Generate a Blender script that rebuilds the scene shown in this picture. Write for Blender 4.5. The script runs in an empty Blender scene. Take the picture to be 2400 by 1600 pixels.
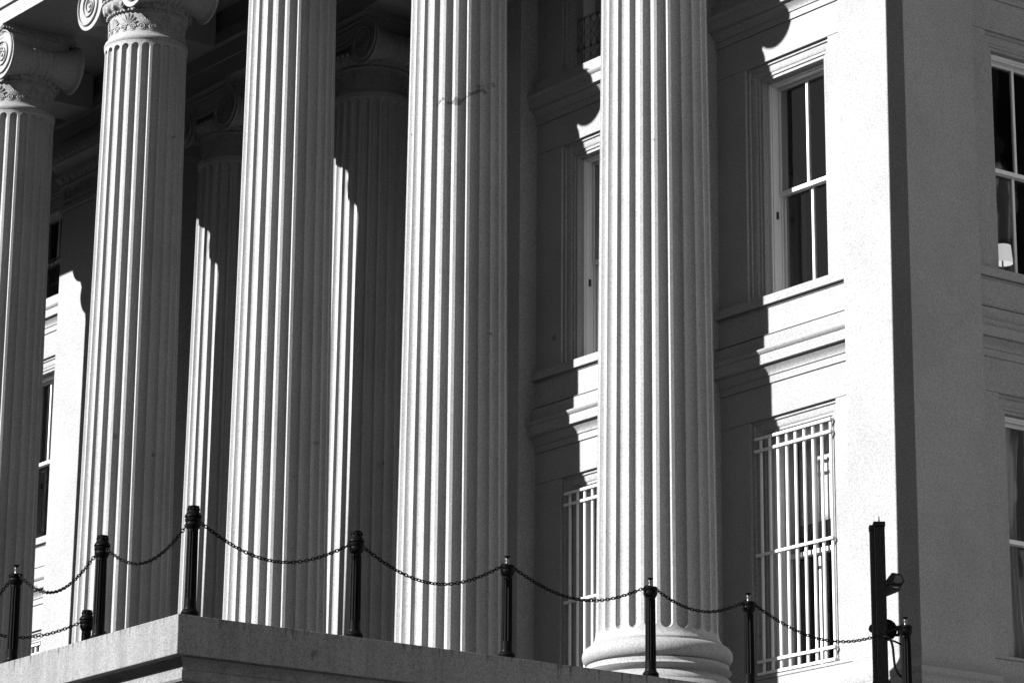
import bpy, math, random
from mathutils import Vector, Matrix
random.seed(7)
PI = math.pi
S = 4.0                                    # metres per column spacing: all layout below is in spacings

scene = bpy.context.scene
COL = scene.collection

# ------------------------------------------------------------------ camera
cam_d = bpy.data.cameras.new('camera'); cam = bpy.data.objects.new('camera', cam_d); COL.objects.link(cam)
R_ = Vector((0.61173, 0.79107, 0.0007)); F_ = Vector((-0.7523, 0.5814, 0.3097)); F_.normalize()
R_ = (R_ - F_ * R_.dot(F_)).normalized(); U_ = R_.cross(F_)
cam.matrix_world = Matrix(((R_.x, U_.x, -F_.x, 7.3934 * S), (R_.y, U_.y, -F_.y, -5.9553 * S),
                           (R_.z, U_.z, -F_.z, -1.077 * S), (0, 0, 0, 1)))
cam_d.sensor_width = 36; cam_d.lens = 7981.5 / 2400 * 36
cam_d.shift_x = -(1381.64 - 1200) / 2400; cam_d.shift_y = (390.7 - 800) / 2400
cam_d.clip_start = 0.5; cam_d.clip_end = 2000
scene.camera = cam

# ------------------------------------------------------------------ sky, sun, exposure
SUN_M, SUN_EL = 0.279, math.radians(27.3)
to_sun = Vector((-SUN_M, -1, 0)).normalized() * math.cos(SUN_EL) + Vector((0, 0, math.sin(SUN_EL)))
w = bpy.data.worlds.new('World'); scene.world = w; w.use_nodes = True
nt = w.node_tree; bg = nt.nodes['Background']
sky = nt.nodes.new('ShaderNodeTexSky'); sky.sky_type = 'NISHITA'; sky.sun_disc = False
sky.sun_elevation = SUN_EL; sky.sun_rotation = math.atan2(-to_sun.x, to_sun.y)
sky.air_density = 1.0; sky.dust_density = 0.0; sky.ozone_density = 1.0
CH = 0
bw = nt.nodes.new('ShaderNodeSeparateColor')     # black-and-white film behind a red filter: only the sky's red light counts
nt.links.new(sky.outputs[0], bw.inputs[0]); nt.links.new(bw.outputs[CH], bg.inputs[0])
bg.inputs[1].default_value = 0.06
sd = bpy.data.lights.new('sun', 'SUN'); so = bpy.data.objects.new('sun', sd); COL.objects.link(so)
sd.energy = 5.0; sd.angle = math.radians(0.5); sd.color = (1, 1, 1)
so.rotation_euler = (-to_sun).to_track_quat('-Z', 'Y').to_euler(); so.location = to_sun * 80
vs = scene.view_settings
vs.view_transform = 'Standard'; vs.look = 'None'; vs.gamma = 1; vs.use_curve_mapping = False; vs.exposure = 1.88
scene.render.engine = 'CYCLES'

# ------------------------------------------------------------------ materials
def new_mat(name):
    m = bpy.data.materials.new(name); m.use_nodes = True
    return m, m.node_tree, m.node_tree.nodes['Principled BSDF']
def node(nt, t, **kw):
    n = nt.nodes.new(t)
    for k, v in kw.items(): setattr(n, k, v)
    return n
def ramp(nt, src, stops):
    r = node(nt, 'ShaderNodeValToRGB'); nt.links.new(src, r.inputs[0])
    e = r.color_ramp.elements
    while len(e) < len(stops): e.new(0.5)
    for q, (p, c) in zip(e, stops): q.position = p; q.color = (c, c, c, 1)
    return r
def mul(nt, a, b, mode='MULTIPLY', f=1.0):
    m = node(nt, 'ShaderNodeMix', data_type='RGBA', blend_type=mode); m.inputs[0].default_value = f
    for s, i in ((a, 6), (b, 7)):
        nt.links.new(s, m.inputs[i])
    return m.outputs[2]
def granite(name, base, speck=0.42, rough=0.75, stain=0.25, streak=0.0, crack=False, drips=False):
    m, nt, p = new_mat(name)
    geo = node(nt, 'ShaderNodeNewGeometry').outputs['Position']
    def noise(scale, detail=2.0, rough=0.5, vec=None):
        n = node(nt, 'ShaderNodeTexNoise'); n.inputs['Scale'].default_value = scale
        n.inputs['Detail'].default_value = detail; n.inputs['Roughness'].default_value = rough
        nt.links.new(vec or geo, n.inputs['Vector']); return n.outputs['Fac']
    n1 = noise(85, 1.0)                                     # mica flecks
    c = ramp(nt, n1, [(0.33, base * (1 - speck)), (0.47, base * 0.93), (0.58, base), (0.72, base * 1.18)]).outputs[0]
    n2 = noise(34, 2.0)                                     # grain clusters
    c = mul(nt, c, ramp(nt, n2, [(0.3, 0.88), (0.65, 1.06)]).outputs[0])
    n3 = noise(0.9, 5.0, 0.6)                               # broad mottling and stains
    c = mul(nt, c, ramp(nt, n3, [(0.30, 1 - stain), (0.55, 1.0), (0.8, 1.05)]).outputs[0])
    n4 = noise(3.2, 6.0, 0.65)                              # sparse dark pits and scars
    c = mul(nt, c, ramp(nt, n4, [(0.27, 0.4), (0.30, 1.0)]).outputs[0])
    if drips:                                               # short dark runs below the coping's top edge
        mp2 = node(nt, 'ShaderNodeMapping'); mp2.inputs['Scale'].default_value = (26, 26, 0.9)
        nt.links.new(geo, mp2.inputs[0]); n6 = noise(1.0, 3.0, 0.55, mp2.outputs[0])
        sx = node(nt, 'ShaderNodeSeparateXYZ'); nt.links.new(geo, sx.inputs[0])
        a6 = node(nt, 'ShaderNodeMath', operation='MULTIPLY_ADD'); nt.links.new(sx.outputs['Z'], a6.inputs[0]); a6.inputs[1].default_value = -1.7; nt.links.new(n6, a6.inputs[2])
        c = mul(nt, c, ramp(nt, a6.outputs[0], [(0.36, 0.35), (0.50, 1.0)]).outputs[0])
    if streak:                                              # rain streaks running down
        mp = node(nt, 'ShaderNodeMapping'); mp.inputs['Scale'].default_value = (9, 9, 0.35)
        nt.links.new(geo, mp.inputs[0])
        n5 = noise(1.0, 4.0, 0.6, mp.outputs[0])
        c = mul(nt, c, ramp(nt, n5, [(0.30, 1 - streak), (0.58, 1.0)]).outputs[0])
    vo = node(nt, 'ShaderNodeTexVoronoi'); vo.inputs['Scale'].default_value = 0.55; vo.inputs['Randomness'].default_value = 1
    nt.links.new(geo, vo.inputs['Vector'])                  # a few round rust spots
    c = mul(nt, c, ramp(nt, vo.outputs['Distance'], [(0.022, 0.62), (0.03, 1.0)]).outputs[0])
    if crack:      # old crack line winding round one shaft, and mended scars
        vm = node(nt, 'ShaderNodeVectorMath', operation='DOT_PRODUCT'); nt.links.new(geo, vm.inputs[0])
        nr = Vector((-.20, -.52, .83)).normalized(); vm.inputs[1].default_value = nr
        P0 = Vector((-.8605, -.0721, 2.478)) * S
        nz = noise(2.2, 3.0, 0.6)
        md = node(nt, 'ShaderNodeMath', operation='MULTIPLY_ADD'); nt.links.new(nz, md.inputs[0]); md.inputs[1].default_value = .9; md.inputs[2].default_value = -nr.dot(P0) - .45
        ad = node(nt, 'ShaderNodeMath', operation='ADD'); nt.links.new(vm.outputs['Value'], ad.inputs[0]); nt.links.new(md.outputs[0], ad.inputs[1])
        ab = node(nt, 'ShaderNodeMath', operation='ABSOLUTE'); nt.links.new(ad.outputs[0], ab.inputs[0])
        ds = node(nt, 'ShaderNodeVectorMath', operation='DISTANCE'); nt.links.new(geo, ds.inputs[0]); ds.inputs[1].default_value = P0
        far = node(nt, 'ShaderNodeMath', operation='MULTIPLY_ADD'); nt.links.new(ds.outputs['Value'], far.inputs[0]); far.inputs[1].default_value = .06; far.inputs[2].default_value = -.018
        fm = node(nt, 'ShaderNodeMath', operation='MAXIMUM'); nt.links.new(far.outputs[0], fm.inputs[0]); fm.inputs[1].default_value = 0
        a2 = node(nt, 'ShaderNodeMath', operation='ADD'); nt.links.new(ab.outputs[0], a2.inputs[0]); nt.links.new(fm.outputs[0], a2.inputs[1])
        nw = noise(7.0, 2.0)                                # the line swells into blotches
        sw = node(nt, 'ShaderNodeMath', operation='MULTIPLY_ADD'); nt.links.new(nw, sw.inputs[0]); sw.inputs[1].default_value = -.16; sw.inputs[2].default_value = .075
        a3 = node(nt, 'ShaderNodeMath', operation='ADD'); nt.links.new(a2.outputs[0], a3.inputs[0]); nt.links.new(sw.outputs[0], a3.inputs[1])
        c = mul(nt, c, ramp(nt, a3.outputs[0], [(0.006, 0.42), (0.020, 1.0)]).outputs[0])
    nt.links.new(c, p.inputs['Base Color'])
    p.inputs['Roughness'].default_value = rough; p.inputs['Specular IOR Level'].default_value = 0.25
    b = node(nt, 'ShaderNodeBump'); b.inputs['Strength'].default_value = 0.35; b.inputs['Distance'].default_value = 0.004
    nt.links.new(n2, b.inputs['Height']); nt.links.new(b.outputs[0], p.inputs['Normal'])
    return m
def plain(name, col, rough=0.5, metal=0.0, spec=0.5, mottle=0.12, scale=14, bump=0.0):
    m, nt, p = new_mat(name)
    geo = node(nt, 'ShaderNodeNewGeometry').outputs['Position']
    n = node(nt, 'ShaderNodeTexNoise'); n.inputs['Scale'].default_value = scale; n.inputs['Detail'].default_value = 4
    nt.links.new(geo, n.inputs['Vector'])
    c = ramp(nt, n.outputs['Fac'], [(0.3, col * (1 - mottle)), (0.7, col * (1 + mottle * 0.5))])
    nt.links.new(c.outputs[0], p.inputs['Base Color'])
    p.inputs['Roughness'].default_value = rough; p.inputs['Metallic'].default_value = metal
    p.inputs['Specular IOR Level'].default_value = spec
    if bump:
        b = node(nt, 'ShaderNodeBump'); b.inputs['Strength'].default_value = bump; b.inputs['Distance'].default_value = 0.003
        nt.links.new(n.outputs['Fac'], b.inputs['Height']); nt.links.new(b.outputs[0], p.inputs['Normal'])
    return m
def glass_mat(name='window_glass', tint=0.8):
    m = bpy.data.materials.new(name); m.use_nodes = True; nt = m.node_tree; nt.nodes.clear()
    o = node(nt, 'ShaderNodeOutputMaterial'); t = node(nt, 'ShaderNodeBsdfTransparent'); g = node(nt, 'ShaderNodeBsdfGlossy')
    t.inputs[0].default_value = (tint, tint, tint, 1); g.inputs['Roughness'].default_value = 0.02
    lw = node(nt, 'ShaderNodeLayerWeight'); lw.inputs[0].default_value = 0.5; mx = node(nt, 'ShaderNodeMixShader')
    pw = node(nt, 'ShaderNodeMath', operation='POWER'); pw.inputs[1].default_value = 5; nt.links.new(lw.outputs['Facing'], pw.inputs[0])
    fr = node(nt, 'ShaderNodeMath', operation='MULTIPLY_ADD'); fr.inputs[1].default_value = .96; fr.inputs[2].default_value = .04
    nt.links.new(pw.outputs[0], fr.inputs[0])
    geo = node(nt, 'ShaderNodeNewGeometry').outputs['Position']
    n = node(nt, 'ShaderNodeTexNoise'); n.inputs['Scale'].default_value = 1.6; n.inputs['Detail'].default_value = 1
    nt.links.new(geo, n.inputs['Vector'])
    b = node(nt, 'ShaderNodeBump'); b.inputs['Strength'].default_value = 0.25; b.inputs['Distance'].default_value = 0.02
    nt.links.new(n.outputs['Fac'], b.inputs['Height']); nt.links.new(b.outputs[0], g.inputs['Normal'])
    nt.links.new(fr.outputs[0], mx.inputs[0]); nt.links.new(t.outputs[0], mx.inputs[1]); nt.links.new(g.outputs[0], mx.inputs[2])
    nt.links.new(mx.outputs[0], o.inputs[0]); return m
STONE = granite('granite', 0.205, streak=0.0, stain=0.12)
SHAFT = granite('granite_shaft', 0.24, speck=0.32, streak=0.10, stain=0.12, crack=True)
COPE = granite('granite_coping', 0.15, speck=0.35, streak=0.22, stain=0.2, drips=True)
PAINT = plain('white_paint', 0.5, 0.45, mottle=0.06)
IRON = plain('black_painted_iron', 0.003, 0.45, spec=0.03, mottle=0.5, scale=60, bump=0.3)
STEEL = plain('worn_steel', 0.08, 0.4, metal=0.9, scale=80)
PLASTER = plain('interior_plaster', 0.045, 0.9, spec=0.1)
CLOTH = plain('curtain_cloth', 0.34, 0.9, spec=0.1)
BLIND = plain('blind_cloth', 0.72, 0.9, spec=0.1)
DARK = plain('dark_bronze', 0.02, 0.5)
PAVE = granite('plaza_paving', 0.07, stain=0.3)
FLOOR = granite('slate_floor', 0.05)
GLASS = glass_mat()

# ------------------------------------------------------------------ mesh helpers (coordinates in column spacings)
class MB:
    def __init__(s): s.v = []; s.f = []
    def add(s, vs, fs):
        o = len(s.v); s.v += [tuple(p) for p in vs]; s.f += [tuple(i + o for i in q) for q in fs]; return s
    def box(s, x0, x1, y0, y1, z0, z1):
        v = [(x, y, z) for z in (z0, z1) for y in (y0, y1) for x in (x0, x1)]
        return s.add(v, [(0, 2, 3, 1), (4, 5, 7, 6), (0, 1, 5, 4), (1, 3, 7, 5), (3, 2, 6, 7), (2, 0, 4, 6)])
    def lathe(s, prof, n=48, c=(0, 0, 0), axis='z', cap=True, sy=1.0):
        vs = []
        for r, h in prof:
            for i in range(n):
                a = 2 * PI * i / n; p = r * math.cos(a), r * math.sin(a) * sy
                vs.append((c[0] + p[0], c[1] + p[1], c[2] + h) if axis == 'z' else (c[0] + p[0], c[1] + h, c[2] + p[1]))
        fs = [(k * n + i, k * n + (i + 1) % n, (k + 1) * n + (i + 1) % n, (k + 1) * n + i) for k in range(len(prof) - 1) for i in range(n)]
        if cap: fs += [tuple(range(n))[::-1], tuple((len(prof) - 1) * n + i for i in range(n))]
        return s.add(vs, fs)
    def tube(s, pts, r, n=6, rs=None, up=(0, 0, 1), caps=True):
        P = [Vector(p) for p in pts]; vs = []; m = len(P); u = None
        for i, p in enumerate(P):
            d = (P[min(i + 1, m - 1)] - P[max(i - 1, 0)]).normalized()
            if u is None:
                u = Vector(up); u = u - d * u.dot(d)
                if u.length < 1e-4: u = Vector((1, 0, 0)) - d * d.x
            else: u = u - d * u.dot(d)
            u.normalize(); b = d.cross(u); rr = rs[i] if rs else r
            vs += [p + (u * math.cos(2 * PI * k / n) + b * math.sin(2 * PI * k / n)) * rr for k in range(n)]
        fs = [(i * n + k, i * n + (k + 1) % n, (i + 1) * n + (k + 1) % n, (i + 1) * n + k) for i in range(m - 1) for k in range(n)]
        if caps: fs += [tuple(range(n))[::-1], tuple((m - 1) * n + k for k in range(n))]
        return s.add(vs, fs)
    def ball(s, c, rx, ry, rz, n=8, m=5, T=None):
        vs = []; fs = []
        for j in range(m + 1):
            t = PI * j / m
            for i in range(n):
                a = 2 * PI * i / n
                q = (rx * math.sin(t) * math.cos(a), ry * math.sin(t) * math.sin(a), rz * math.cos(t))
                vs.append(T(q) if T else (c[0] + q[0], c[1] + q[1], c[2] + q[2]))
        for j in range(m):
            for i in range(n): fs.append((j * n + i, (j + 1) * n + i, (j + 1) * n + (i + 1) % n, j * n + (i + 1) % n))
        return s.add(vs, fs)
    def sweep(s, prof, P0, P1, out, ends=True, m0=0, m1=0):
        """profile [(projection, z)] run from P0 to P1 (x, y); out = outward unit normal; m0/m1 mitre at the ends"""
        d = Vector((P1[0] - P0[0], P1[1] - P0[1])); d.normalize()
        vs = []
        for P, k in ((P0, -m0), (P1, m1)):
            for q, z in prof: vs.append((P[0] + out[0] * q + d.x * k * q, P[1] + out[1] * q + d.y * k * q, z))
        n = len(prof)
        fs = [(i, i + 1, n + i + 1, n + i) for i in range(n - 1)] + [(n - 1, 0, n, 2 * n - 1)]
        if ends: fs += [tuple(range(n))[::-1], tuple(range(n, 2 * n))]
        return s.add(vs, fs)
    def build(s, name, mat, parent=None, smooth=None, bevel=0.0, xf=None):
        vs = [xf(p) for p in s.v] if xf else s.v
        o0 = parent.get('_o', (0, 0, 0)) if parent is not None else (0, 0, 0)
        me = bpy.data.meshes.new(name)
        me.from_pydata([((p[0] - o0[0]) * S, (p[1] - o0[1]) * S, (p[2] - o0[2]) * S) for p in vs], [], s.f)
        import bmesh
        bm = bmesh.new(); bm.from_mesh(me); bmesh.ops.recalc_face_normals(bm, faces=bm.faces[:]); bm.to_mesh(me); bm.free()
        me.materials.append(mat)
        if smooth is not None:
            me.polygons.foreach_set('use_smooth', [True] * len(me.polygons)); me.set_sharp_from_angle(angle=math.radians(smooth))
        o = bpy.data.objects.new(name, me); COL.objects.link(o)
        if parent is not None: o.parent = parent
        o['_o'] = o0
        if bevel:
            b = o.modifiers.new('bevel', 'BEVEL'); b.width = bevel * S; b.segments = 2; b.limit_method = 'ANGLE'
            b.angle_limit = math.radians(40)
        return o
def thing(name, loc, label, cat, group=None, rz=0.0):
    o = bpy.data.objects.new(name, None); COL.objects.link(o); o.empty_display_size = 0.2
    o.location = [c * S for c in loc]; o.rotation_euler[2] = rz
    o['_o'] = tuple(loc); return tag(o, label, cat, group)
def tag(o, label, cat, group=None):
    o['label'] = label; o['category'] = cat
    if group: o['group'] = group
    return o
def structure(o): o['kind'] = 'structure'; return o
def copy_tree(o, parent=None):
    c = o.copy(); COL.objects.link(c); c.parent = parent
    for ch in list(o.children): copy_tree(ch, c)
    return c

# ------------------------------------------------------------------ ground
GZ = -1.49
g = MB().add([(-150, -150, GZ), (150, -150, GZ), (150, 150, GZ), (-150, 150, GZ)], [(0, 1, 2, 3)]).build('ground', PAVE); structure(g)

fc = MB().box(.45, 14, -2.6, 2.33, GZ - .1, GZ + .03).build('forecourt_pavement', plain('pale_concrete', .42, .8, spec=.2, scale=3)); structure(fc)
# key planes
YF, YW = 0.861, 0.935          # pilaster fronts, wall face
PW = 0.172                     # pilaster half width
XR = 0.087                     # side wall face
YI = 1.016                     # axis of the inner columns
ZF = 0.43                      # portico floor
ZT = 3.56                      # underside of the architraves

# ------------------------------------------------------------------ the building
bld = thing('granite_building', (0, YW, GZ), 'pale granite classical government building with pilasters, deep windows and stone string courses behind the columns', 'building')

def cyma(p0, p1, n=6, kind='cyma'):
    (a, b), (c, d) = p0, p1; r = []
    for i in range(n + 1):
        t = i / n
        if kind == 'cyma': q = 0.5 - 0.5 * math.cos(PI * t)
        elif kind == 'cavetto': q = 1 - math.cos(t * PI / 2)
        else: q = math.sin(t * PI / 2)
        r.append((a + (c - a) * q, b + (d - b) * t))
    return r
def course(z):     # string course profile (projection, z); z = height of the lower course's fascia foot
    e = -0.05
    p = [(e, z), (0.005, z), (0.005, z + 0.023), (0.009, z + 0.0245)]
    p += cyma((0.009, z + 0.0255), (0.024, z + 0.049), 6, 'cavetto')
    p += [(0.024, z + 0.054), (0.037, z + 0.056), (0.037, z + 0.088), (0.040, z + 0.090)]
    p += cyma((0.040, z + 0.090), (0.047, z + 0.101), 4, 'round')
    p += [(0.047, z + 0.103), (0.021, z + 0.111), (0.021, z + 0.152), (e, z + 0.155)]
    return p
CASING = [(-.002, .0100), (.0100, .0102), (.0120, .0155), (.0170, .0160), (.0260, .0180), (.0310, .0205), (.0335, .0245),
          (.0420, .0250), (.0440, .0295), (.0530, .0300), (.0530, .12)]
def bay(xf, c, h, wl, wr, parent, cas=0.205, rev=0.152, grille=False, floors=(0, 1, 2), cage=None, dz=0.0):
    """One window bay in local wall coordinates (u along the wall, d inwards, z) mapped by xf.
       c centre, walls run wl..wr, cas = half width of the casing."""
    G = 0.0011
    inset = cas - rev
    k = inset / 0.053
    storeys = [(0.700, 1.5174, 1.626), (1.911, 2.7120, 2.821), (2.974, 3.46, 3.56)]
    def blk(name, u0, u1, z0, z1, d0=0.0, d1=0.12, bev=0.0012):
        return MB().box(u0, u1, d0, d1, z0, z1).build(name, STONE, parent, xf=xf, bevel=bev)
    blk('plinth_block', wl, wr, 0.35, 0.690 - G)
    # ground floor sill
    MB().box(wl, wr, -0.002, 0.12, 0.690, 0.700).build('window_sill', STONE, parent, xf=xf, bevel=0.0012)
    for f in floors:
        z0, zt, zl = storeys[f]
        # jambs and lintel
        blk('jamb_block', wl, c - cas, z0, zt - G); blk('jamb_block', c + cas, wr, z0, zt - G)
        blk('lintel_block', wl, wr, zt, zl)
        # stepped casing
        m = MB(); vs = []
        for i, d in CASING:
            i *= k
            vs += [(c - cas + i, d, z0), (c - cas + i, d, zt - i), (c + cas - i, d, zt - i), (c + cas - i, d, z0)]
        fs = [(a * 4 + j, a * 4 + j + 1, a * 4 + 5 + j, a * 4 + 4 + j) for a in range(len(CASING) - 1) for j in range(3)]
        m.add(vs, fs).build('window_casing', STONE, parent, xf=xf, smooth=50)
        window(xf, c, rev, z0 - 0.004, zt - inset, parent, catch=(f == 1))
        if f == 2: lattice(xf, c, rev, z0, parent)
    if 1 in floors:     # string course, panel, sill between ground and middle storeys
        for zz, full in ((1.626, True), (2.821, False)):
            mb = MB().sweep(course(zz), (wl, 0), (wr, 0), (0, -1)); mb.build('string_course', STONE, parent, xf=xf, smooth=35)
        pan = [(-.05, 1.7815), (.021, 1.7815)] + cyma((.021, 1.782), (.005, 1.791), 4, 'round') + [(.005, 1.8735), (.009, 1.875), (.009, 1.8795), (-.05, 1.88)]
        MB().sweep(pan, (wl, 0), (wr, 0), (0, -1)).build('panel_block', STONE, parent, xf=xf, smooth=35)
        MB().box(wl, wr, -0.021, 0.12, 1.8815, 1.911).build('window_sill', STONE, parent, xf=xf, bevel=0.0012)
    if grille: window_grille(xf, c, parent)
def window(xf, c, h, z0, z1, parent, catch=False):
    d0, d1 = 0.054, 0.128
    m = MB(); t = 0.009
    for sg in (-1, 1):
        a, b = c + sg * (h + .004), c + sg * (h - t); m.box(min(a, b), max(a, b), d0, d1, z0, z1)
        a2 = c + sg * (h - t - .004); m.box(min(b, a2), max(b, a2), d0 + .006, d0 + .016, z0, z1 - t)
        m.box(min(b, a2), max(b, a2), d0 + .040, d0 + .045, z0, z1 - t)
    m.box(c - h + t, c + h - t, d0, d1, z1 - t, z1 + .004)
    m.box(c - h + t, c + h - t, d0 + .006, d0 + .016, z1 - t - .005, z1 - t)
    m.box(c - h + t, c + h - t, d0, d1 + .01, z0, z0 + .010)
    w = m.build('window', PAINT, parent, xf=xf, bevel=0.0008)
    zm = (z0 + z1) / 2; st = 0.009
    for k, (a, b, d) in enumerate(((zm - .007, z1 - t, .088), (z0 + .010, zm + .007, .104))):
        m = MB(); l, r = c - h + t + .0005, c + h - t - .0005; e = d + .011
        m.box(l, l + st, d, e, a, b); m.box(r - st, r, d, e, a, b)
        lo = .014 if k == 0 else .018
        m.box(l + st, r - st, d, e, a, a + lo); m.box(l + st, r - st, d, e, b - (.012 if k == 0 else .014), b)
        m.box(c - .0048, c + .0048, d, e, a + lo, b - .012)
        m.build('sash', PAINT, w, xf=xf, bevel=0.0006)
        for u0, u1 in ((l + st, c - .0048), (c + .0048, r - st)):
            MB().box(u0, u1, d + .005, d + .0062, a + lo - .001, b - .011).build('pane', GLASS, w, xf=xf)
    if catch:
        zz = z0 + (z1 - z0) * 0.40
        MB().box(c - h + t, c - h + t + .006, d0 + .018, d0 + .026, zz - .012, zz + .012).build('latch', DARK, w, xf=xf)
def lattice(xf, c, h, z, parent):
    m = MB(); d = 0.03; zt = z + .20; zb = z + .012; r = .0012
    for zz in (zb, zb + .07, zt - .006, zt): m.tube([(c - h, d, zz), (c + h, d, zz)], r * 1.3, 5)
    n = 9
    for i in range(n):
        u = c - h + 2 * h * i / (n - 1); m.tube([(u, d, zb), (u, d, zt)], r, 5)
        m.ball((u, d, zb + .075), .004, .004, .011, 6, 4)
    for i in range(n):
        for sg in (-1, 1):
            u = c - h + 2 * h * i / (n - 1); pts = []
            for j in range(9):
                t = j / 8; q = u + sg * .075 * math.sin(t * PI / 2) ** 2
                if abs(q - c) <= h: pts.append((q, d - .001 * sg, zb + .07 + (zt - zb - .076) * t))
            if len(pts) > 1: m.tube(pts, r * .8, 4)
            a, b = (u, zb), (u + sg * .07, zb + .07)
            if abs(b[0] - c) <= h: m.tube([(a[0], d - .001 * sg, a[1]), (b[0], d - .001 * sg, b[1])], r * .8, 4)
    m.build('balcony_rail', DARK, parent, xf=xf, smooth=40)
def window_grille(xf, c, parent):
    d = 0.004; l, r = c - .187, c + .177
    Z = (1.4575, 1.4185, 1.0835, .7465, .7085)
    gr = None
    for z in Z:
        rails = MB().box(l, r, d - .0035, d + .0035, z - .0045, z + .0045)
        for u in (l, r - .007): rails.box(u, u + .007, d + .003, .060, z - .0035, z + .0035)
        o = rails.build('window_grille' if gr is None else 'rail', PAINT, parent if gr is None else gr, xf=xf, bevel=0.0008)
        gr = gr or o
    for i in range(9):
        u = c - .1668 + i * .0417
        MB().tube([(u, d + .0085, .695), (u, d + .0085, 1.462)], .0052, 8).build('bar', PAINT, gr, xf=xf, smooth=40)

front = lambda p: (p[0], YW + p[1], p[2])
side = lambda p: (XR - p[1], p[0], p[2])
YR = 2.05
rear = lambda p: (p[0], YR + p[1], p[2])
PL = 0.155                     # pilasters reach a little less far to the left of each column axis
bay(front, -0.478, 0, -1 + PW, -0.140, bld, grille=True)
bay(front, -1.478, 0, -2 + PW, -1 - PL, bld, grille=True)
bay(front, -5.485, 0, -6 + PW, -5.163, bld, grille=True)
bay(side, 1.492, 0, 1.158, 1.83, bld)
for cx in (-2.5, -3.5, -4.5): bay(rear, cx, 0, cx - 0.5 + .0006, cx + 0.5 - .0006, bld)

# pilasters with attic bases and carved capitals
BASEP = [(-.04, .43), (.040, .43), (.040, .470)] + [(.040 + .012 * math.sin(PI * t / 6), .470 + .04 * t / 6) for t in range(1, 7)]
BASEP += [(.036, .513), (.030, .528), (.030, .548)] + [(.030 + .014 * math.sin(PI * t / 6), .548 + .045 * t / 6) for t in range(1, 7)]
BASEP += [(.033, .598), (.033, .613)] + cyma((.031, .614), (0.0, .662), 7, 'round') + [(-.04, .662)]
CAPP = [(-.04, 3.300), (.010, 3.300), (.013, 3.306), (.010, 3.313), (.004, 3.316), (.004, 3.408), (.010, 3.411), (.013, 3.418), (.010, 3.425)]
CAPP += cyma((.010, 3.426), (.030, 3.462), 5, 'round') + [(.026, 3.466)] + cyma((.026, 3.470), (.044, 3.506), 5, 'cavetto') + [(.052, 3.510)]
CAPP += cyma((.052, 3.520), (.058, 3.545), 4, 'round') + [(.058, ZT), (-.04, ZT)]
def wrap(m, prof, x0, x1, y0, y1, closed=False):     # profile round the front and both sides of a pilaster
    m.sweep(prof, (x0, y0), (x1, y0), (0, -1), ends=False, m0=1, m1=1)
    m.sweep(prof, (x1, y0), (x1, y1), (1, 0), ends=True, m0=1, m1=0)
    m.sweep(prof, (x0, y1), (x0, y0), (-1, 0), ends=True, m0=0, m1=1)
def carve(m, x0, x1, y, zc=3.362):                   # eggs, beads and palmettes on a flat capital
    n = 7
    for i in range(n):
        u = x0 + (x1 - x0) * (i + .5) / n
        m.ball((u, y - .022, 3.446), .013, .010, .019, 8, 5)
        m.tube([(u + .019 * math.cos(a), y - .019, 3.452 + .026 * math.sin(a)) for a in [PI * (1 + k / 8) for k in range(9)]], .0022, 4)
        m.ball((u, y - .056, 3.533), .011, .006, .012, 6, 4)
        for k in range(-3, 4):
            a = PI / 2 + k * .42
            m.tube([(u + q * .020 * math.cos(a), y - .005, 3.352 + q * .043 * math.sin(a)) for q in (.15, .6, 1)], .002, 4, rs=[.0012, .003, .0015])
        for sg in (-1, 1):
            m.tube([(u + sg * (.012 + .009 * (1 - t / 9) * math.cos(t * .9)), y - .005, 3.334 + .009 * (1 - t / 9) * math.sin(t * .9)) for t in range(9)], .002, 4)
    for i in range(24): m.ball((x0 + (x1 - x0) * (i + .5) / 24, y - .013, 3.418), .005, .004, .005, 6, 4)
def pilaster(xc, x0, x1, y1, sidecarve=False):
    p = MB().box(x0, x1, YF, y1, .5, 3.42).build('pilaster', STONE, bld, bevel=0.0014)
    b = MB(); wrap(b, BASEP, x0, x1, YF, y1); b.build('pilaster_base', STONE, p, smooth=35)
    c = MB(); wrap(c, CAPP, x0, x1, YF, y1); c.build('pilaster_capital', STONE, p, smooth=35)
    d = MB(); carve(d, x0, x1, YF); d.build('carving', STONE, p, smooth=60)['kind'] = 'stuff'
    return p
pilaster(0, -0.140, 0.161, 1.158)
for k in (-1, -2): pilaster(k, k - PL, k + PW, YW + .118)
for k in (-5, -6): pilaster(k, k - .163, k + PW, YW + .118)
# pilaster further along the side wall
p = MB().box(XR - .118, .161, 1.83, 2.17, .5, 3.42).build('pilaster', STONE, bld, bevel=0.0014)
b = MB(); b.sweep(BASEP, (.161, 1.83), (.161, 2.17), (1, 0), m0=1, m1=1); b.build('pilaster_base', STONE, p, smooth=35)
# base moulding along the walls
bw_ = [(q * .8, z) for q, z in BASEP]
for a, c_ in ((-1 + PW, -.140), (-2 + PW, -1 - PL), (-6 + PW, -5.163)): MB().sweep(BASEP, (a, YW), (c_, YW), (0, -1)).build('base_moulding', STONE, bld, smooth=35)
MB().sweep(BASEP, (XR, 1.158), (XR, 1.83), (1, 0)).build('base_moulding', STONE, bld, smooth=35)
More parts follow.
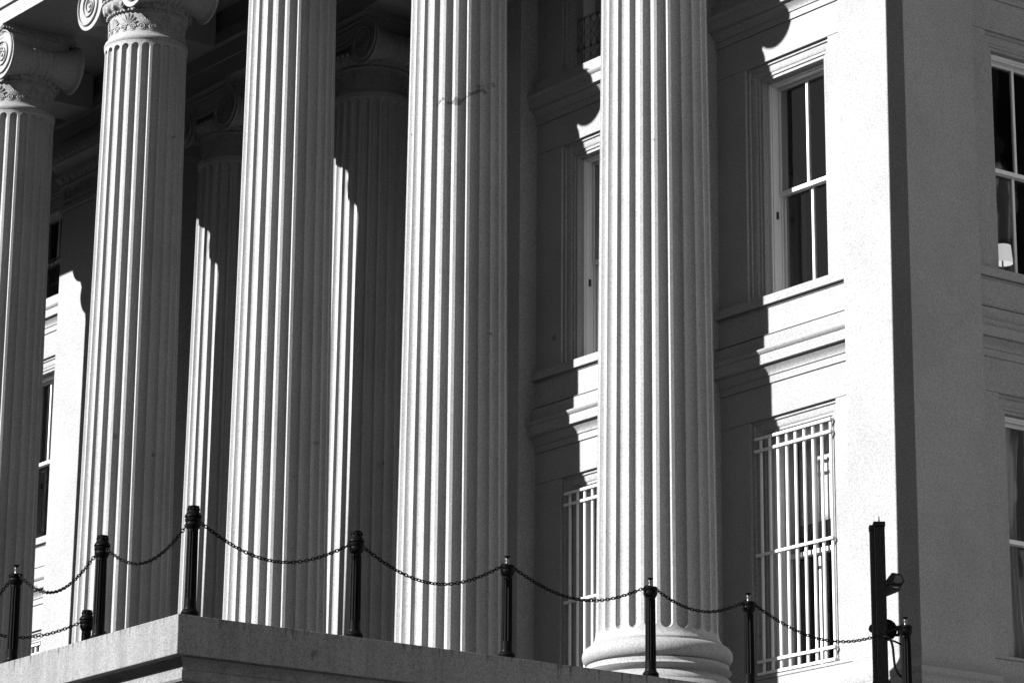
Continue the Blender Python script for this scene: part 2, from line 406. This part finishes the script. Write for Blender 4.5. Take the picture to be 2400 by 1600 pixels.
# recess behind the inner columns: flank walls, and podium, floor, rooms
MB().box(-2 - PL, -2 + PW - .05, YW + .12, YR + .2, .42, 3.56).build('flank_wall', STONE, bld)
MB().box(-5 - PW + .05, -5 + PW, YW + .12, YR + .2, .42, 3.56).build('flank_wall', STONE, bld)
MB().box(-7.4, .235, -.36, YW - .001, GZ, ZF).build('portico_floor', FLOOR, bld, bevel=0.002)
MB().box(-7.4, .235, YW - .0005, 6.0, GZ, ZF - .001).build('podium', FLOOR, bld)
for i in range(10):      # front steps
    MB().box(-7.4, .235, -.36 - .13 * (i + 1), -.36 - .13 * i - .0003, GZ, ZF - .043 * (i + 1)).build('step', FLOOR, bld, bevel=0.0015)
MB().box(.2355, 1.35, -.36, .30, GZ, -.05).build('side_landing', FLOOR, bld)
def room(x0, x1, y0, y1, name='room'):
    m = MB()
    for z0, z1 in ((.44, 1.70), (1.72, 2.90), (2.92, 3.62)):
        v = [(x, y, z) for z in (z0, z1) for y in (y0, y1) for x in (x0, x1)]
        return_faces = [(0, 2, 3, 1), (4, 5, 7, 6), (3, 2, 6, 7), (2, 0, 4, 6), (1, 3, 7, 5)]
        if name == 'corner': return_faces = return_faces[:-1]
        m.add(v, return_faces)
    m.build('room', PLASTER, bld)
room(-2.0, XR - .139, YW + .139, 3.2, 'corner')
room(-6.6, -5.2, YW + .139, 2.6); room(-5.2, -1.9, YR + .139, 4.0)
# solid wall further along both fronts
MB().box(-7.4, -6 - .163, YW, YW + .12, .42, ZT).build('wall', STONE, bld)
MB().box(XR - .12, XR, 2.17, 2.39, .42, ZT).build('wall', STONE, bld)

# main facade of the building, running out from the far end of the side wall and facing the sun
MB().box(XR - .05, 9.0, 2.40, 2.60, GZ, 4.3).build('main_facade', STONE, bld)
for k in range(6): MB().box(.9 + k * 1.4, 1.25 + k * 1.4, 2.33, 2.3995, GZ, 3.9).build('pilaster', STONE, bld)

# entablature: architrave with two fasciae, frieze, cornice, over columns and wall
ARCH = lambda o: [(-.1, ZT), (o, ZT), (o, 3.624), (o + .010, 3.626), (o + .010, 3.700), (o + .018, 3.702), (o + .018, 3.755), (o + .030, 3.762),
                  (o + .036, 3.790), (o + .036, 3.802), (o + .002, 3.806), (o + .002, 4.10), (o + .05, 4.14), (o + .06, 4.17), (o + .22, 4.18), (o + .22, 4.25), (o + .27, 4.32), (-.1, 4.34)]
ent = thing('portico_entablature', (-3, 0, ZT), 'stone entablature with stepped bands carried across the tops of the portico columns', 'entablature')
MB().sweep(ARCH(0), (-7.2, -.155), (.155, -.155), (0, -1), m1=1).build('architrave', STONE, ent, smooth=30)
MB().sweep(ARCH(0), (.155, -.155), (.155, 1.0), (1, 0), m0=1).build('side_architrave', STONE, ent, smooth=30)
IN = [(-.1, ZT), (0, ZT), (0, 3.624), (.008, 3.626), (.008, 3.70), (.02, 3.71), (.02, 3.74), (-.1, 3.745)]
MB().sweep([(q, z) for q, z in IN], (.055, .155), (-7.2, .155), (0, 1)).build('inner_face', STONE, ent, smooth=30)
MB().box(-7.2, .0545, -.0545, .0545, ZT + .0002, 4.2).build('beam_core', STONE, ent)
MB().box(-7.2, .054, .156, YF - .001, 3.86, 4.2).build('ceiling', STONE, ent)
for k in range(-6, 1):
    MB().box(k - .10, k + .10 if k < 0 else .05, .176, YF - .022, 3.70, 3.8595).build('ceiling_beam', STONE, ent, bevel=.003)
# wall entablature
WA = [(-.1, ZT), (0, ZT), (0, 3.634), (.008, 3.636), (.008, 3.70), (.02, 3.71), (.02, 3.76), (0, 3.765), (0, 4.3), (-.1, 4.3)]
MB().sweep(WA, (-7.4, YF), (.161, YF), (0, -1), m1=1).build('architrave', STONE, bld, smooth=30)
MB().sweep(WA, (.161, YF), (.161, 6.0), (1, 0), m0=1).build('architrave', STONE, bld, smooth=30)
MB().box(-7.4, .06, YF + .1001, YI + .155, ZT, 4.3).build('inner_beam', STONE, bld)
MB().box(-5.1, -1.9, YI + .156, YR, 3.86, 4.3).build('recess_ceiling', STONE, bld)
MB().box(-7.4, .06, YI + .1555, 6.0, 3.98, 4.3).build('roof_slab', STONE, bld)

# ------------------------------------------------------------------ fluted Ionic columns
def rad(z): return .1785 - .0087 * z
def make_shaft(m):
    NF, NS = 24, 11; fw = .225                     # share of the period taken by the fillet
    half = PI / NF * (1 - fw)
    z0, z1 = .630, 3.222
    w0 = rad(z0) * half; w1 = rad(z1) * half
    rows = [(.606, .0118, None), (.609, .0112, None), (.614, .0068, None), (.619, .0042, None), (.624, .0022, None)]
    for i in range(7): a = PI / 2 * i / 6; rows.append((z0 + w0 * (1 - math.cos(a)) , max(0, .0016 * (1 - i / 6)), math.sin(a)))
    for i in range(1, 12): rows.append((z0 + w0 + (z1 - w1 - z0 - w0) * i / 12, 0, 1.0))
    for i in range(7): a = PI / 2 * (1 - i / 6); rows.append((z1 - w1 * (1 - math.sin(a)) if False else z1 - w1 + w1 * math.cos(a), max(0, .001 * i / 6), math.sin(a)))
    rows += [(3.228, .0015, None), (3.234, .0035, None)]
    ring = []
    for z, fl, s in rows:
        R0 = rad(z) + fl
        for k in range(NF):
            ca = -PI / 2 + 2 * PI * k / NF
            sc = s if s else 1e-3
            for j in range(NS + 1):
                t = -1 + 2 * j / NS
                u = t * sc
                dep = 0.0
                if s:
                    q = max(0.0, 1 - (u * u + (1 - s * s)))
                    dep = rad(z) * half * .90 * math.sqrt(q)
                a = ca + half * u
                ring.append(((R0 - dep) * math.cos(a), (R0 - dep) * math.sin(a), z))
            # one vertex in the middle of the fillet
            a = ca + PI / NF
            ring.append((R0 * math.cos(a), R0 * math.sin(a), z))
    n = NF * (NS + 2)
    fs = [(r * n + i, r * n + (i + 1) % n, (r + 1) * n + (i + 1) % n, (r + 1) * n + i) for r in range(len(rows) - 1) for i in range(n)]
    m.add(ring, fs); return m
def make_base(m):
    pr = [(.10, .43)]
    pr += [(.222 + .018 * math.sin(PI * t / 8) - .0, .431 + .055 * t / 8) for t in range(9)]      # lower torus
    pr += [(.214, .4865), (.214, .493)]
    pr += [(.190 + .020 * abs(math.cos(PI * t / 8)) , .495 + .040 * t / 8) for t in range(1, 8)]    # scotia
    pr += [(.2005, .5375), (.2005, .5465)]
    pr += [(.1862 + .0254 * math.sin(PI * t / 12), .574 - .0265 * math.cos(PI * t / 12)) for t in range(13)]   # upper torus
    pr += [(.1858, .6005), (.1858, .6052), (.170, .6055), (.10, .6057)]
    m.lathe(pr, 96, cap=False); return m
VX, VZ, VY = .160, 3.432, .158        # volute eye: x, z and the face's y
def spiral(sg, t):       # t in turns from the outside in, local (x, z); starts at the top
    th = PI / 2 - 2 * PI * t * sg * -1 if False else PI / 2 + sg * -2 * PI * t
    r = .098 * math.exp(-.62 * t)
    return r, th
def capital_parts(col):
    # necking ring and carved band
    m = MB()
    pr = [(.12, 3.2335), (.1490, 3.2335), (.1525, 3.238), (.1548, 3.2455), (.1525, 3.253), (.1490, 3.2575), (.1455, 3.259), (.1405, 3.270), (.1380, 3.284), (.1375, 3.344), (.1390, 3.3475), (.12, 3.348)]
    m.lathe(pr, 72, cap=False); cap = m.build('capital', STONE, col, smooth=40)
    # anthemion relief
    m = MB(); N = 12
    for k in range(N):
        a0 = 2 * PI * k / N
        def Pn(u, z, o=.1395): a = a0 + u / .138; return (o * math.cos(a), o * math.sin(a), z)
        big = k % 2 == 0
        for j in range(-3, 4):
            al = PI / 2 + j * (.40 if big else .33); L = (.050 if big else .040) * (1 - .05 * abs(j))
            pts = []
            for q in (.12, .45, .75, 1.0):
                bend = .008 * q * q * (j / 3) * (1 if big else -1)
                pts.append(Pn(q * L * math.cos(al) * .62 + bend * -1 * 0 + (-.004 * j * q * q), 3.294 + q * L * math.sin(al)))
            m.tube(pts, .003, 5, rs=[.0018, .0034, .0046, .0022])
        for sg in (-1, 1):
            pts = [Pn(sg * (.0185 + .0135 * (1 - t / 15) * math.cos(t * .75)), 3.2885 + .0135 * (1 - t / 15) * math.sin(t * .75)) for t in range(15)]
            m.tube(pts, .0030, 5)
            pts = [Pn(sg * (.004 + .026 * q), 3.279 - .006 * math.sin(PI * q)) for q in (0, .25, .5, .75, 1)]
            m.tube(pts, .0022, 5)
        m.ball((0, 0, 0), .0035, .0035, .006, 6, 4, T=lambda q: Pn(q[0], 3.276 + q[2], .1385 + q[1] * .5))
    m.build('anthemion_band', STONE, cap, smooth=60)['kind'] = 'stuff'
    # bead moulding, echinus with eggs, plaited torus
    m = MB()
    m.lathe([(.12, 3.348), (.1425, 3.349), (.1455, 3.3535), (.1425, 3.358), (.142, 3.359)] +
            [(.142 + .026 * math.sin(PI / 2 * t / 6), 3.360 + .034 * t / 6) for t in range(7)] + [(.160, 3.395), (.168, 3.402), (.160, 3.409), (.12, 3.41)], 72, cap=False)
    for k in range(56):
        a = 2 * PI * k / 56; m.ball((.1462 * math.cos(a), .1462 * math.sin(a), 3.3535), .0052, .0052, .0052, 6, 4)
    for k in range(24):
        a = 2 * PI * (k + .5) / 24
        def Q(q, a=a): 
            rr = .157 + q[1]; aa = a + q[0] / .158; return (rr * math.cos(aa), rr * math.sin(aa), 3.379 + q[2] + q[1] * .0)
        m.ball(None, .0095, .0095, .0165, 8, 5, T=Q)
        pts = [Q((.0155 * math.cos(PI + PI * t / 8), .002 + (.006 if t in (0, 8) else 0), .012 + .030 * math.sin(PI + PI * t / 8))) for t in range(9)]
        m.tube(pts, .0020, 4)
    for k in range(40):
        a = 2 * PI * k / 40; m.ball((.1675 * math.cos(a), .1675 * math.sin(a), 3.402), .0085, .0085, .0075, 6, 4)
    m.build('egg_and_dart', STONE, cap, smooth=60)['kind'] = 'stuff'
    # volutes: discs with spiral relief on both faces, trumpet bolsters between
    for sx in (-1, 1):
        m = MB(); x = sx * VX
        rim = .0875
        pr = []
        for t in range(-20, 21):
            y = VY * t / 20.0; q = abs(t / 20.0)
            r = .052 + (.034) * (q ** 2.4)
            if q > .90: r = .0875 + .004
            if abs(t) <= 6: r += .0045 * (1 if t % 3 != 0 else -.3)
            pr.append((r, y * .985))
        m.lathe(pr, 48, (x, 0, VZ), axis='y', sy=1.04)
        vol = m.build('volute', STONE, cap, smooth=45)
        for sy in (-1, 1):
            m = MB(); pts = []; rs = []
            n = 110
            for i in range(n + 1):
                t = 3.15 * i / n
                r = .0935 * math.exp(-.60 * t) + .001
                th = PI / 2 - sx * 2 * PI * t * -1 if False else PI / 2 + sx * -1 * (-2 * PI * t)
                th = PI / 2 + (2 * PI * t if sx < 0 else -2 * PI * t)
                pts.append((x + r * math.cos(th), sy * (VY + .001), VZ + r * 1.04 * math.sin(th))); rs.append(.0036 * math.exp(-.35 * t) + .0008)
            m.tube(pts, .004, 6, rs=rs, up=(0, 1, 0))
            m.ball((x, sy * (VY), VZ), .0075, .004, .0075, 10, 6)
            m.build('scroll', STONE, vol, smooth=60)
    # cushion between the volutes with drooping canalis lines, and abacus
    m = MB(); n = 16
    for sy in (-1, 1):
        vs = []; fs = []
        for i in range(n + 1):
            u = -VX + 2 * VX * i / n; dr = .017 * math.cos(PI * (i / n - .5)) ** 2
            for y in (sy * (VY - .006), sy * .10):
                vs += [(u, y, 3.455 - dr), (u, y, 3.529)]
        for i in range(n):
            b = i * 4
            fs += [(b, b + 4, b + 5, b + 1), (b + 2, b + 3, b + 7, b + 6), (b, b + 2, b + 6, b + 4), (b + 1, b + 5, b + 7, b + 3)]
        m.add(vs, fs)
        for zo, dr0, r in ((3.457, .017, .0042), (3.476, .015, .0034), (3.522, .004, .0045), (3.505, .008, .003)):
            m.tube([(-VX + 2 * VX * i / n, sy * (VY - .003), zo - dr0 * math.cos(PI * (i / n - .5)) ** 2) for i in range(n + 1)], r, 6, up=(0, 1, 0))
    m.box(-VX, VX, -.135, .135, 3.405, 3.53)
    m.build('cushion', STONE, cap, smooth=40)
    m = MB(); h = .166
    for q, (za, zb) in ((h - .008, (3.529, 3.536)), (h, (3.5362, 3.553)), (h - .006, (3.5532, ZT + .0046))): m.box(-q, q, -q, q, za, zb)
    for i in range(26):
        u = -h + 2 * h * (i + .5) / 26
        for a, b in ((u, -h), (u, h), (-h, u), (h, u)): m.ball((a, b, 3.5445), .0052, .0052, .0075, 6, 4)
    m.build('abacus', STONE, cap, smooth=45)
def make_column(label, group):
    c = thing('fluted_column', (0, 0, 0), label, 'column', group)
    make_base(MB()).build('base', STONE, c, smooth=40)
    make_shaft(MB()).build('shaft', SHAFT, c, smooth=32)
    capital_parts(c)
    return c
GF, GI = 'front columns of the portico', 'inner columns between the pilasters'
fl = {0: 'sunlit fluted granite column with its rounded base in view, nearest and rightmost of the portico',
      -1: 'fluted granite column with a diagonal crack line high on its shaft, second from the right',
      -2: 'fluted granite column rising behind the corner post of the chain fence, middle of the front row',
      -3: 'fluted granite column with carved scroll capital lit at the top, second from the left',
      -4: 'leftmost fluted granite column, cut off by the picture edge, scroll capital fully shaded on its right',
      -5: 'fluted granite column just beyond the left picture edge, casting the scroll shadow on the pilaster'}
proto = make_column(fl[0], GF); proto.location = (0, 0, -.02)
for k in (-1, -2, -3, -4, -5):
    c = copy_tree(proto); c.location = (k * S, 0, -.02); c['label'] = fl[k]
for k, lab in ((-4, 'shaded inner fluted column seen between the second and third front columns from the left'),
               (-3, 'shaded inner fluted column with dark scroll capital beside the cracked front column')):
    c = copy_tree(proto); c.location = (k * S, YI * S, -.02); c['label'] = lab; c['group'] = GI

# ------------------------------------------------------------------ terrace block with coping
XP, YP, XL = 2.398, -2.982, 1.36
ter = thing('stair_terrace', (XP, YP, GZ), 'broad stone terrace block with thick overhanging coping below the bollards', 'terrace')
def ring_box(name, d, z0, z1, mat, bev=.002):
    return MB().box(XL + d, XP - d, YP + d, -.45, z0, z1).build(name, mat, ter, bevel=bev)
ring_box('coping', 0, -.0688, 0, COPE, .0018)
mp = [(-.2, -.200), (-.036, -.200), (-.036, -.1085), (-.031, -.1075), (-.028, -.1035), (-.028, -.0885), (-.030, -.0875)] + cyma((-.031, -.087), (-.018, -.0690), 6, 'cavetto') + [(-.2, -.0690)]
m = MB(); m.sweep(mp, (XL, YP), (XP, YP), (0, -1), m0=1, m1=1); m.sweep(mp, (XP, YP), (XP, -.45), (1, 0), m0=1); m.sweep(mp, (XL, -.45), (XL, YP), (-1, 0), m1=1)
m.build('cornice', COPE, ter, smooth=35)
ring_box('wall', .06, GZ, -.19, COPE)

# ------------------------------------------------------------------ bollards and chains
def make_bollard(label, group, headed):
    b = thing('bollard', (0, 0, 0), label, 'bollard', group)
    pr = [(.0001, .0003), (.0172, .0003), (.0172, .004), (.0150, .006), (.0160, .009), (.0150, .012), (.0118, .015), (.0112, .018)]
    MB().lathe(pr, 24, cap=False).build('foot', IRON, b, smooth=35)
    m = MB(); nf = 12; zs = [.016, .034, .0352, .150, .1512, .158]; n = nf * 4; vs = []
    for i, z in enumerate(zs):
        R = .0108 - .0012 * z / .16
        for k in range(n):
            a = 2 * PI * k / n; dep = .0013 if (i in (2, 3) and k % 4 in (1, 2)) else 0
            vs.append(((R - dep) * math.cos(a), (R - dep) * math.sin(a), z))
    m.add(vs, [(r * n + i, r * n + (i + 1) % n, (r + 1) * n + (i + 1) % n, (r + 1) * n + i) for r in range(len(zs) - 1) for i in range(n)])
    m.build('post', IRON, b, smooth=25)
    pr = [(.0095, .155), (.0118, .159), (.0135, .163), (.0137, .166), (.0128, .168), (.0142, .170), (.0144, .174), (.0128, .1765), (.0001, .177)]
    MB().lathe(pr, 24, cap=False).build('collar', IRON, b, smooth=35)
    if headed:
        pr = [(.011, .1765), (.0152, .1775), (.0152, .1792), (.0136, .182), (.0108, .1865), (.0096, .190), (.0096, .192), (.0101, .194), (.0101, .1968), (.0085, .1972), (.0001, .1965)]
        h = MB().lathe(pr, 24, cap=False).build('bell_cap', IRON, b, smooth=35)
        m = MB()
        for k in range(10): m.ball((.0103 * math.cos(k * PI / 5), (.0103) * math.sin(k * PI / 5), .191), .0015, .0015, .0025, 6, 4)
        m.build('leaf_collar', IRON, h, smooth=60)
    else:
        MB().lathe([(.0044, .1765), (.0036, .180), (.0036, .184), (.0044, .187), (.0042, .1885), (.0001, .189)], 16, cap=False).build('stud', STEEL, b, smooth=35)
        MB().lathe([(.0001, .1889), (.0020, .1891), (.0024, .1912), (.0056, .1928), (.0058, .194), (.0001, .195)], 16, cap=False).build('stud_head', IRON, b, smooth=35)
    return b
GB = 'chain fence bollards'
XB, YB = XP - .030, -2.9416
spots = [('b0', XB, YB, 1, 'black fluted bollard with bell cap standing on the near corner of the coping'),
 ('b1', XB, -2.6003, 1, 'black bollard with bell cap, next to the right of the corner bollard'),
 ('b2', XB, -2.2634, 0, 'pin-topped black bollard in front of the dark pilaster strip, left of the column base'),
 ('b3', XB, -1.9238, 0, 'pin-topped black bollard standing in front of the rounded column base'),
 ('b4', XB, -1.678, 0, 'pin-topped black bollard just left of the tall barred window'),
 ('b5', XB, -1.2615, 0, 'pin-topped black bollard beside the square floodlight post, rightmost of all'),
 ('c1', 2.054, YB, 1, 'tall black bollard with bell cap on the sunlit coping, left of the corner bollard'),
 ('c2', 1.733, YB, 0, 'pin-topped black bollard at the far left, before the leftmost column'),
 ('c3', 1.400, YB, 0, 'pin-topped black bollard beyond the left picture edge at the end of the coping'),
 ('s1', 1.400, -2.600, 1, 'bell-capped bollard showing only its top half behind the sunlit coping'),
 ('s2', 1.400, -2.260, 1, 'bell-capped bollard hidden behind the sunlit coping')]
protos = {}
POS = {}
for key, x, y, hd, lab in spots:
    if hd not in protos: b = protos[hd] = make_bollard(lab, GB, hd)
    else: b = copy_tree(protos[hd]); b['label'] = lab
    b.location = (x * S, y * S, 0); POS[key] = (x, y, hd); b.rotation_euler[2] = random.uniform(0, .4)
def chain(ka, kb, sag, label, slack=0.0):
    (xa, ya, ha), (xb, yb, hb) = POS[ka], POS[kb]
    d = Vector((xb - xa, yb - ya, 0)); L = d.length; d.normalize()
    off = .0135; za = .171 if ha else .1785; zb = .171 if hb else .1785
    oa = off if ha else .004; ob = off if hb else .004
    A = Vector((xa, ya, za)) + d * oa; B = Vector((xb, yb, zb)) - d * ob
    n = 400; P = []
    for i in range(n + 1):
        t = i / n; p = A.lerp(B, t); s = 4 * t * (1 - t); p.z -= sag * (s * .85 + .15 * s * s); P.append(p)
    pitch = .0066; m = MB(); acc = 0; k = 0; last = P[0]
    ca = []
    for i in range(1, n + 1):
        acc += (P[i] - P[i - 1]).length
        if acc >= pitch: ca.append((P[i].copy(), (P[i] - P[i - 1]).normalized())); acc = 0
    for k, (c, t) in enumerate(ca):
        sd_ = t.cross(Vector((0, 0, 1))).normalized(); up = sd_.cross(t)
        tw = .35 + .25 * math.sin(k * .35)
        w_ = (sd_ * math.cos(tw) + up * math.sin(tw)) if k % 2 else (up * math.cos(tw) - sd_ * math.sin(tw))
        nrm = t.cross(w_); N = 10; vs = []; fs = []
        for i in range(N):
            a = 2 * PI * i / N
            cc = c + t * (.0046 * math.cos(a) * 1.05) + w_ * (.0029 * math.sin(a)); rd = (t * math.cos(a) + w_ * math.sin(a)).normalized()
            for j in range(4):
                b = PI / 2 * j + PI / 4; vs.append(cc + (rd * math.cos(b) + nrm * math.sin(b)) * .00105)
        for i in range(N):
            for j in range(4): fs.append((i * 4 + j, i * 4 + (j + 1) % 4, ((i + 1) % N) * 4 + (j + 1) % 4, ((i + 1) % N) * 4 + j))
        m.add(vs, fs)
    o = m.build('chain', IRON, smooth=60); tag(o, label, 'chain', 'chains hung between the bollards')
chain('c3', 'c2', .055, 'black chain running off the left picture edge from the far left bollard')
chain('c2', 'c1', .055, 'black chain sagging in front of the sunlit pilaster at the far left')
chain('c1', 'b0', .048, 'black chain between the two tall bell-capped bollards left of the corner')
chain('b0', 'b1', .050, 'black chain sagging from the corner bollard across the middle column')
chain('b1', 'b2', .052, 'black chain sagging across the cracked column in the middle of the picture')
chain('b2', 'b3', .046, 'black chain crossing the shaded pilaster and the left barred window')
chain('b3', 'b4', .034, 'black chain sagging above the rounded column base')
chain('b4', 'b5', .055, 'black chain hanging across the right barred window towards the square post')
chain('c3', 's1', .05, 'black chain low at the left, behind the sunlit coping')
chain('s1', 's2', .05, 'short piece of black chain right of the half-hidden bollard')

# ------------------------------------------------------------------ square post with floodlight
px_, py_ = 2.3055, -1.2745
post = thing('floodlight_post', (px_, py_, 0), 'tall square black steel post with small floodlight, junction box and looping cable', 'post')
rd_ = Vector((.61, .79, 0)); fd_ = Vector((-.79, .61, 0))     # across and away, as the post is turned
def pf(p): return (px_ + rd_.x * p[0] + fd_.x * p[1], py_ + rd_.y * p[0] + fd_.y * p[1], p[2])
MB().box(-.0075, .0145, -.009, .015, .0003, .3925).build('tube', IRON, post, xf=pf, bevel=.001)
MB().box(-.0088, .0158, -.0105, .0165, .3885, .3985).build('cap', IRON, post, xf=pf, bevel=.0008)
MB().box(-.0160, -.0077, -.006, .012, .0003, .3850).build('side_tube', IRON, post, xf=pf, bevel=.0008)
MB().box(-.0170, -.0090, -.0075, .0135, .3812, .3915).build('side_cap', IRON, post, xf=pf)
MB().lathe([(.0014, .3986), (.0012, .407), (.0008, .412), (.0001, .4122)], 8, (.004, .003, 0)).build('spike', IRON, post, xf=pf)
MB().box(-.018, .0185, -.013, .019, .0003, .070).build('foot', IRON, post, xf=pf, bevel=.001)
m = MB()
prf = [(.0147, .277), (.0265, .292), (.0455, .289), (.0520, .275), (.0455, .266), (.024, .268), (.0147, .266)]
n = len(prf); vs = [(x, y, z) for y in (-.012, .018) for x, z in prf]
m.add(vs, [tuple(range(n))[::-1], tuple(range(n, 2 * n))] + [(i, (i + 1) % n, n + (i + 1) % n, n + i) for i in range(n)])
fl_ = m.build('floodlight', IRON, post, xf=pf, bevel=.0008)
m = MB(); m.add([(.0335, -.0123, .2865), (.0445, -.0123, .2855), (.0490, -.0123, .2755), (.0445, -.0123, .2695), (.029, -.0123, .2715)], [(0, 1, 2, 3, 4)])
m.build('lens', plain('dark_lens', .012, .5, spec=.1), fl_, xf=pf)
m = MB(); prb = [(.0147, .266), (.045, .2625), (.044, .257), (.0147, .245)]
vs = [(x, y, z) for y in (.002, .006) for x, z in prb]; m.add(vs, [(3, 2, 1, 0), (4, 5, 6, 7), (0, 1, 5, 4), (1, 2, 6, 5), (2, 3, 7, 6), (3, 0, 4, 7)])
m.build('bracket', plain('grey_bracket', .03, .6, spec=.1), post, xf=pf)
MB().lathe([(.0001, -.008), (.0215, -.008), (.0215, .006), (.0001, .006)], 28, (.0155, .026, .180), axis='y', cap=False).build('junction_box', IRON, post, xf=pf, smooth=40)
MB().lathe([(.0001, -.004), (.0085, -.004), (.0085, .006), (.0001, .006)], 20, (-.0130, .016, .182), axis='y', cap=False).build('round_knob', IRON, post, xf=pf, smooth=40)
m = MB(); 
for x0, x1, z0, z1 in ((.030, .0415, .166, .172), (.030, .0340, .172, .178), (.0375, .0415, .172, .178), (.030, .0415, .178, .188)): m.box(x0, x1, .018, .020, z0, z1)
m.build('plate', IRON, post, xf=pf)
cab = [(.006, -.011, .160), (.0125, -.014, .159), (.0195, -.015, .153), (.024, -.015, .137), (.0255, -.015, .115), (.0275, -.015, .098), (.033, -.015, .085), (.041, -.013, .078), (.055, -.008, .076)]
def smooth_pts(p, n=5):
    out = []
    P = [Vector(q) for q in p]
    for i in range(len(P) - 1):
        a, b, c, d = P[max(i - 1, 0)], P[i], P[i + 1], P[min(i + 2, len(P) - 1)]
        for k in range(n):
            t = k / n; out.append(.5 * ((2 * b) + (c - a) * t + (2 * a - 5 * b + 4 * c - d) * t * t + (3 * b - a - 3 * c + d) * t ** 3))
    return out + [P[-1]]
MB().tube(smooth_pts(cab), .0026, 8).build('cable', IRON, post, xf=pf, smooth=60)
MB().tube(smooth_pts([(.026, .016, .157), (.034, .012, .153), (.044, .006, .146), (.053, .0, .136)]), .0020, 8).build('cable', IRON, post, xf=pf, smooth=60)

# ------------------------------------------------------------------ office block across the street, behind the photographer
opp = thing('office_block', (-12, -19, GZ), 'grey office block across the street, opposite the portico', 'building')
MB().box(-40, 15, -22, -18, GZ, 6.9).build('wall', PLASTER, opp)
MB().sweep([(-.2, 6.901), (.25, 6.901), (.25, 7.0), (.35, 7.05), (.35, 7.12), (-.2, 7.12)], (15, -18), (-40, -18), (0, 1)).build('cornice', PLASTER, opp)
for i in range(9):
    MB().box(-39.5 + i * 6.1, -35.0 + i * 6.1, -17.999, -17.96, -.8, 5.9).build('window_bay', DARK, opp)
# ------------------------------------------------------------------ things behind the glass
def folds(u0, u1, z0, z1, xf, d, amp, nw, name, mat, label, cat, pinch=0.0):
    n, r = 48, 10; vs = []
    for j in range(r + 1):
        q = j / r; z = z0 + (z1 - z0) * q; wd = 1 - pinch * math.sin(PI * q)
        for i in range(n + 1):
            t = i / n; u = u0 + (u1 - u0) * t * wd
            vs.append((u, d + amp * math.sin(t * nw * 2 * PI + .5 * math.sin(3 * q)), z))
    o = MB().add(vs, [(j * (n + 1) + i, j * (n + 1) + i + 1, (j + 1) * (n + 1) + i + 1, (j + 1) * (n + 1) + i) for j in range(r) for i in range(n)])
    ob = o.build(name, mat, xf=xf, smooth=80)
    sol = ob.modifiers.new('thickness', 'SOLIDIFY'); sol.thickness = .002
    return tag(ob, label, cat)
folds(-.620, -.335, 1.190, 1.475, front, .150, .0012, 9, 'window_blind', BLIND, 'white blind lowered halfway inside the right barred window, half sunlit', 'blind')
folds(1.350, 1.43, .74, 1.47, side, .165, .008, 3, 'curtain', CLOTH, 'pale curtain hanging inside the lower window at the right picture edge, left half', 'curtain', pinch=.3)
folds(1.455, 1.53, .74, 1.47, side, .165, .008, 3, 'curtain', CLOTH, 'pale curtain fold at the very right edge inside the lower window', 'curtain', pinch=.35)
lamp = thing('table_lamp', (-.10, 1.50, 1.72), 'table lamp with bright white shade inside the upper right window', 'lamp')
m, nt_, p_ = new_mat('lit_lampshade'); p_.inputs['Base Color'].default_value = (.8, .8, .8, 1)
p_.inputs['Emission Color'].default_value = (1, 1, 1, 1); p_.inputs['Emission Strength'].default_value = .20
LZ, LX, LY = 2.066, -.15, 1.563
MB().lathe([(.034, LZ - .030), (.0285, LZ + .030)], 32, (LX, LY, 0), cap=False).build('shade', m, lamp, smooth=60)
MB().lathe([(.0001, 1.72), (.022, 1.722), (.02, 1.73), (.006, 1.75), (.005, LZ - .045), (.003, LZ - .04), (.0028, LZ + .030), (.002, LZ + .035), (.0001, LZ + .036)], 16, (LX, LY, 0), cap=False).build('stem', DARK, lamp, smooth=50)

for o in bpy.data.objects:
    if '_o' in o: del o['_o']
